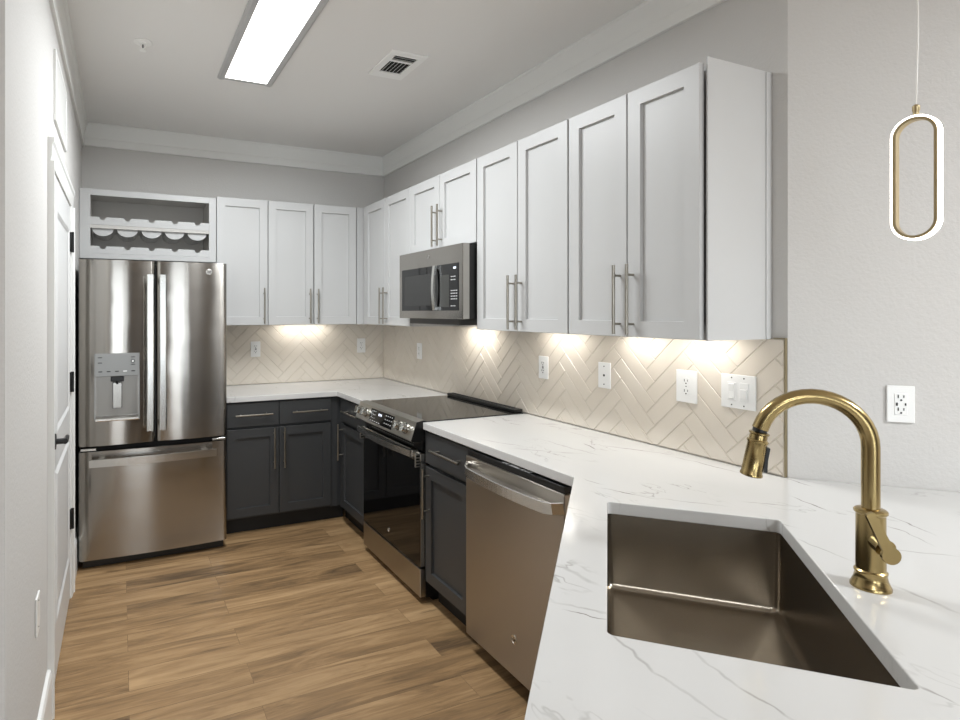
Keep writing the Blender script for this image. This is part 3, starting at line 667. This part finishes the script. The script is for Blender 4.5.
# ------------------------------------------------------------------ dishwasher
t = thing('dishwasher', 'stainless steel dishwasher with bowed pocket handle beside the peninsula', 'dishwasher', (0, 0, 0), RM)
DX0, DX1 = 2.347, 2.968
MB().box(DX0+.004, DX1-.004, -.628, -.03, .09, .876).build('tub', M['black'], t)
MB().box(DX0+.004, DX1-.004, -.575, -.05, 0, .0895).build('toe_kick', M['toe'], t)
dd_ = MB().box(DX0, DX1, -.660, -.6285, .072, .845, .003, 2).build('door', M['steel2'], t)
cs = MB().box(DX0+.004, DX1-.004, -.654, -.6285, .8455, .870, .001).build('control_strip', M['black'], t)
for x, wd in ((2.60, .012), (2.62, .012), (2.645, .06), (2.72, .012), (2.74, .012), (2.76, .01)): MB().box(x, x+wd, -.651, -.635, .8702, .8712).build('key', M['keys'], cs)
n = 20; hp = []
for k in range(n+1):
    s = k/n; e = min(1, min(s, 1-s)/.10); e = math.sin(e*math.pi/2); hp.append((DX0+.004+(DX1-DX0-.008)*s, -.656-.030*e-.022*math.sin(math.pi*s), .798-.010*e))
hb = MB().tube(hp, 0, prof=[(-.021, -.005), (.019, -.005), (.021, .003), (.019, .007), (-.019, .007)], up=(0, 0, 1))
pk = MB()   # sloping pocket lip behind the bar
b = pk.bm
A = [b.verts.new((x, -.6605, .800)) for x, y, z in hp]; B = [b.verts.new((x, y-.003, z-.014)) for x, y, z in hp]; C_ = [b.verts.new((x, -.6605, z-.024)) for x, y, z in hp]
for k in range(n): b.faces.new((A[k], A[k+1], B[k+1], B[k])); b.faces.new((B[k], B[k+1], C_[k+1], C_[k]))
hh = hb.build('handle', M['steelbar'], dd_); pk.build('handle_pocket', M['steel2'], dd_)
badge(t, facing((2.690, -.6602, .215)), .017)
# ------------------------------------------------------------------ outlets and switches: local x across, front = -y, origin at plate centre on the surface
def plate(name, label, cat, loc, rz, kind, w_=.074, h_=.118, off=.0102, group=None):
    t = thing(name, label, cat, loc, rz, group or ('wall outlets' if cat == 'outlet' else None))
    MB().box(-w_/2, w_/2, -off-.006, -off, -h_/2, h_/2, .0025, 2).build('cover_plate', M['plate'], t)
    y = -off-.0062; sl = MB()
    def receptacle(z, s=1.):
        sl.box(-.0085*s, -.006*s, y-.0012, y+.0005, z-.0045, z+.0055); sl.box(.006*s, .008*s, y-.0012, y+.0005, z-.0035, z+.0045); sl.cyl((0, y-.0012, z-.011), (0, y+.0005, z-.011), .0028, 10)
    if kind in ('duplex',):
        for z in (.020, -.020):
            f = MB().prism(rrect(-.017, .017, z-.0145, z+.0145, .011, 4), 'y', y-.0008, y+.001).build('receptacle', M['plate'], t)
        receptacle(.023); receptacle(-.017); sl.cyl((0, y-.001, 0), (0, y+.0005, 0), .0022, 8)
    elif kind in ('gfci', 'usb'):
        MB().box(-.0168, .0168, y-.0012, y+.001, -.034, .034, .001).build('receptacle', M['plate'], t)
        y -= .0012
        receptacle(.024); receptacle(-.016)
        if kind == 'gfci': sl.box(-.006, .006, y-.001, y+.0005, .001, .005); sl.box(-.006, .006, y-.001, y+.0005, -.005, -.001)
        else: sl.box(-.013, -.0085, y-.0012, y+.0005, -.005, .005); sl.box(.0095, .013, y-.0012, y+.0005, -.004, .004)
    elif kind == 'jack':
        sl.cyl((0, y-.001, 0), (0, y+.0005, 0), .0055, 12); sl.cyl((0, y-.001, .041), (0, y+.0005, .041), .003, 8); sl.cyl((0, y-.001, -.041), (0, y+.0005, -.041), .003, 8)
    elif kind == 'switch2':
        for i, x in enumerate((-.023, .023)):
            MB().box(x-.0168, x+.0168, y-.001, y+.001, -.033, .033, .001).build('rocker_frame', M['plate'], t)
            r = MB()
            if i == 0: r.prism([(y-.001, -.028), (y-.0045, -.026), (y-.002, 0), (y-.0055, .026), (y-.001, .028)], 'x', x-.009, x+.009)
            else: r.box(x-.012, x+.012, y-.0055, y-.0008, -.022, .010, .001)
            r.build('rocker', M['plate'], t)
            for z in (.049, -.049): sl.cyl((x, y-.001, z), (x, y+.0005, z), .0025, 8)
    elif kind == 'blank': sl.cyl((0, y-.001, .041), (0, y+.0005, .041), .002, 8); sl.cyl((0, y-.001, -.041), (0, y+.0005, -.041), .002, 8)
    sl.build('slots' if kind in ('duplex', 'gfci', 'usb') else 'screws' if kind != 'jack' else 'jack_port', M['slot'], t)
    return t
plate('power_outlet', 'white outlet on the back tile wall nearest the refrigerator', 'outlet', (-1.085, 0, 1.184), RB, 'gfci')
plate('power_outlet', 'white outlet on the back tile wall near the corner', 'outlet', (-.212, 0, 1.192), RB, 'duplex')
plate('power_outlet', 'white outlet on the right tile wall in the corner, below and left of the microwave', 'outlet', (0, -.672, 1.180), RM, 'duplex')
plate('power_outlet', 'white outlet with centre buttons on the right tile wall, first one past the range', 'outlet', (0, -2.073, 1.178), RM, 'gfci')
plate('cable_jack_plate', 'white wall plate with one small dark jack, between two outlets on tile', 'wall plate', (0, -2.498, 1.178), RM, 'jack')
plate('power_outlet', 'large white two-socket outlet left of the double light switch', 'outlet', (0, -2.926, 1.176), RM, 'duplex', .092, .126)
plate('light_switch', 'white double switch plate on the tile behind the faucet', 'light switch', (0, -3.137, 1.181), RM, 'switch2', .130, .122)
plate('power_outlet', 'white outlet with extra charging ports on the plain greige wall right of the faucet', 'outlet', (.213, -3.513, 1.176), RW, 'usb', .072, .116, .0005)
plate('wall_plate', 'white wall plate low on the left wall before the door', 'wall plate', (XL, -2.42, .527), RL, 'blank', .072, .118, .0005)

# ------------------------------------------------------------------ left wall return-air grille
t = thing('return_air_grille', 'white louvred return air grille high on the left wall above the door', 'vent', (XL, -1.645, 2.36), RL)
mb = MB(); gw, gh = .255, .14
for a, b, c, d in ((-gw, gw, gh-.025, gh), (-gw, gw, -gh, -gh+.025), (-gw, -gw+.025, -gh+.025, gh-.025), (gw-.025, gw, -gh+.025, gh-.025)): mb.box(a, b, -.010, -.0005, c, d, .001)
mb.build('frame', M['trim'], t)
mb = MB()
for k in range(17):
    z = -gh+.032+k*.0145; mb.prism([(-.0022, z-.0085), (-.0012, z-.0085), (-.008, z+.006), (-.009, z+.006)], 'x', -gw+.024, gw-.024)
mb.build('louvres', M['trim'], t); MB().box(-gw+.01, gw-.01, -.0012, -.0004, -gh+.01, gh-.01).build('backing', M['trim'], t)

# ------------------------------------------------------------------ ceiling fittings
t = thing('ceiling_light_panel', 'long bright rectangular light panel on the kitchen ceiling', 'ceiling light', (-1.392, -1.805, H), 0)
mb = MB(); lw, ll, lh = .151, .61, .016
for sx in (-1, 1):
    mb.prism([(sx*lw, -.0005), (sx*lw, -lh*.55), (sx*(lw-.012), -lh), (sx*(lw-.036), -lh+.003), (sx*(lw-.036), -.0005)], 'y', -ll, ll)
    mb.prism([(sx*ll, -.0005), (sx*ll, -lh*.55), (sx*(ll-.012), -lh), (sx*(ll-.030), -lh+.003), (sx*(ll-.030), -.0005)], 'x', -lw+.036, lw-.036)
mb.build('frame', mat('grey_light_frame', (186, 186, 186), .4), t); MB().box(-lw+.0362, lw-.0362, -ll+.0302, ll-.0302, -lh+.005, -lh+.009).build('diffuser', M['led'], t)
t = thing('ceiling_air_vent', 'small white rectangular ceiling air vent with dark slots', 'vent', (-.703, -1.738, H), 0)
mb = MB()
for a, b, c, d in ((-.10, .10, -.160, -.115), (-.10, .10, .095, .160), (-.10, -.062, -.115, .095), (.062, .10, -.115, .095), (-.062, .062, -.058, -.045)): mb.box(a, b, c, d, -.009, -.0005, .001)
mb.build('frame', M['enamel'], t); MB().box(-.064, .064, -.117, .097, -.002, -.0006).build('duct_shade', M['gap'], t)  # thin black sheet paints the shade behind the vent louvres
mb = MB()
for k in range(6): mb.prism([(-.054+k*.021, -.0085), (-.052+k*.021, -.0085), (-.045+k*.021, -.002), (-.047+k*.021, -.002)], 'y', -.045, .095)
for k in range(2): mb.prism([(-.077-k*.022, -.0085), (-.0755-k*.022, -.0085), (-.0685-k*.022, -.002), (-.070-k*.022, -.002)], 'x', -.062, .062)
mb.build('louvres', M['enamel'], t)
t = thing('fire_sprinkler', 'small white sprinkler head on the ceiling left of the light panel', 'sprinkler', (-1.932, -1.469, H), 0)
MB().lathe([(.042, -.0005), (.042, -.004), (.030, -.007), (.016, -.006), (.014, -.012), (.0005, -.013)], M4=Matrix.Identity(4)).build('escutcheon', M['enamel'], t)
MB().tube([(-.010, 0, -.011), (-.011, 0, -.022), (0, 0, -.034)], .0022, 8).tube([(.010, 0, -.011), (.011, 0, -.022), (0, 0, -.034)], .0022, 8).cyl((0, 0, -.033), (0, 0, -.042), .003, 8).build('frame_arms', M['enamel'], t)
MB().cyl((0, 0, -.012), (0, 0, -.030), .003, 8).build('glass_bulb', M['slot'], t)
MB().cyl((0, 0, -.042), (0, 0, -.0435), .015, 16).build('deflector', M['enamel'], t)
for x, y in ((.55, -5.75), (-3.4, -6.6)):  # unseen fixtures added to carry the fill lamps
    t = thing('added_ceiling_light', 'added, unseen square flush white ceiling light in the living area', 'ceiling light', (x, y, H), 0, 'added living area lights')
    MB().box(-.3, .3, -.3, .3, -.055, -.0005, .01).build('housing', M['trim'], t); MB().box(-.28, .28, -.28, .28, -.058, -.0552).build('diffuser', M['led'], t)

# ------------------------------------------------------------------ pendant: glowing stadium ring on a cord
pdx, pdy = -.305, -3.781
t = thing('pendant_lamp', 'glowing gold oval ring pendant light hanging over the peninsula', 'pendant light', (pdx, pdy, 1.637), math.radians(-85))
HW, HT = .0465, .297
def stad(r, n=24):
    o = []
    for k in range(n+1): a = math.pi*k/n; o.append((r*math.cos(a), 0, HT-HW+r*math.sin(a)))
    for k in range(n+1): a = math.pi+math.pi*k/n; o.append((r*math.cos(a), 0, HW+r*math.sin(a)))
    return o
def ringmesh(ro, ri, ya, yb):
    mb = MB(); b = mb.bm; L = [[b.verts.new((x, y, z)) for x, _, z in stad(r)] for r, y in ((ro, ya), (ro, yb), (ri, yb), (ri, ya))]
    n = len(L[0])
    for i in range(4):
        A, B = L[i], L[(i+1) % 4]
        for k in range(n): b.faces.new((A[k], A[(k+1) % n], B[(k+1) % n], B[k]))
    bmesh.ops.recalc_face_normals(b, faces=b.faces[:]); return mb
ringmesh(HW-.0045, HW-.011, -.010, .010).build('ring_frame', M['brasspend'], t)
ringmesh(HW, HW-.0044, -.009, .009).build('ring_diffuser', M['ring'], t)
MB().lathe([(.006, HT-.002), (.006, HT+.010), (.0075, HT+.012), (.0075, HT+.022), (.004, HT+.026)], seg=16).build('cord_grip', M['brasspend'], t)
MB().tube([(0, 0, HT+.024), (.004, 0, HT+.2), (.001, 0, HT+.45), (0, 0, H-1.637-.028)], .0016, 8).build('cord', M['cord'], t)
MB().cyl((0, 0, H-1.637-.03), (0, 0, H-1.637-.0005), .05, 24).build('canopy', M['brasspend'], t)

# ------------------------------------------------------------------ under-cabinet light bars
for (x, y, rz, L, p), where in zip(UC, ('under the wall cabinets beside the refrigerator', 'under the first cabinet right of the microwave', 'under the near-end cabinet, its far half', 'under the near-end cabinet, its near half')):
    t = thing('cabinet_light_bar', 'slim light bar '+where, 'light', (x, y, 1.3995), rz, 'under-cabinet light bars')
    MB().box(-L/2-.01, L/2+.01, -.02, .02, -.012, -.0002, .002).build('housing', M['plate'], t); MB().box(-L/2, L/2, -.014, .014, -.0145, -.0122).build('diffuser', M['strip'], t)
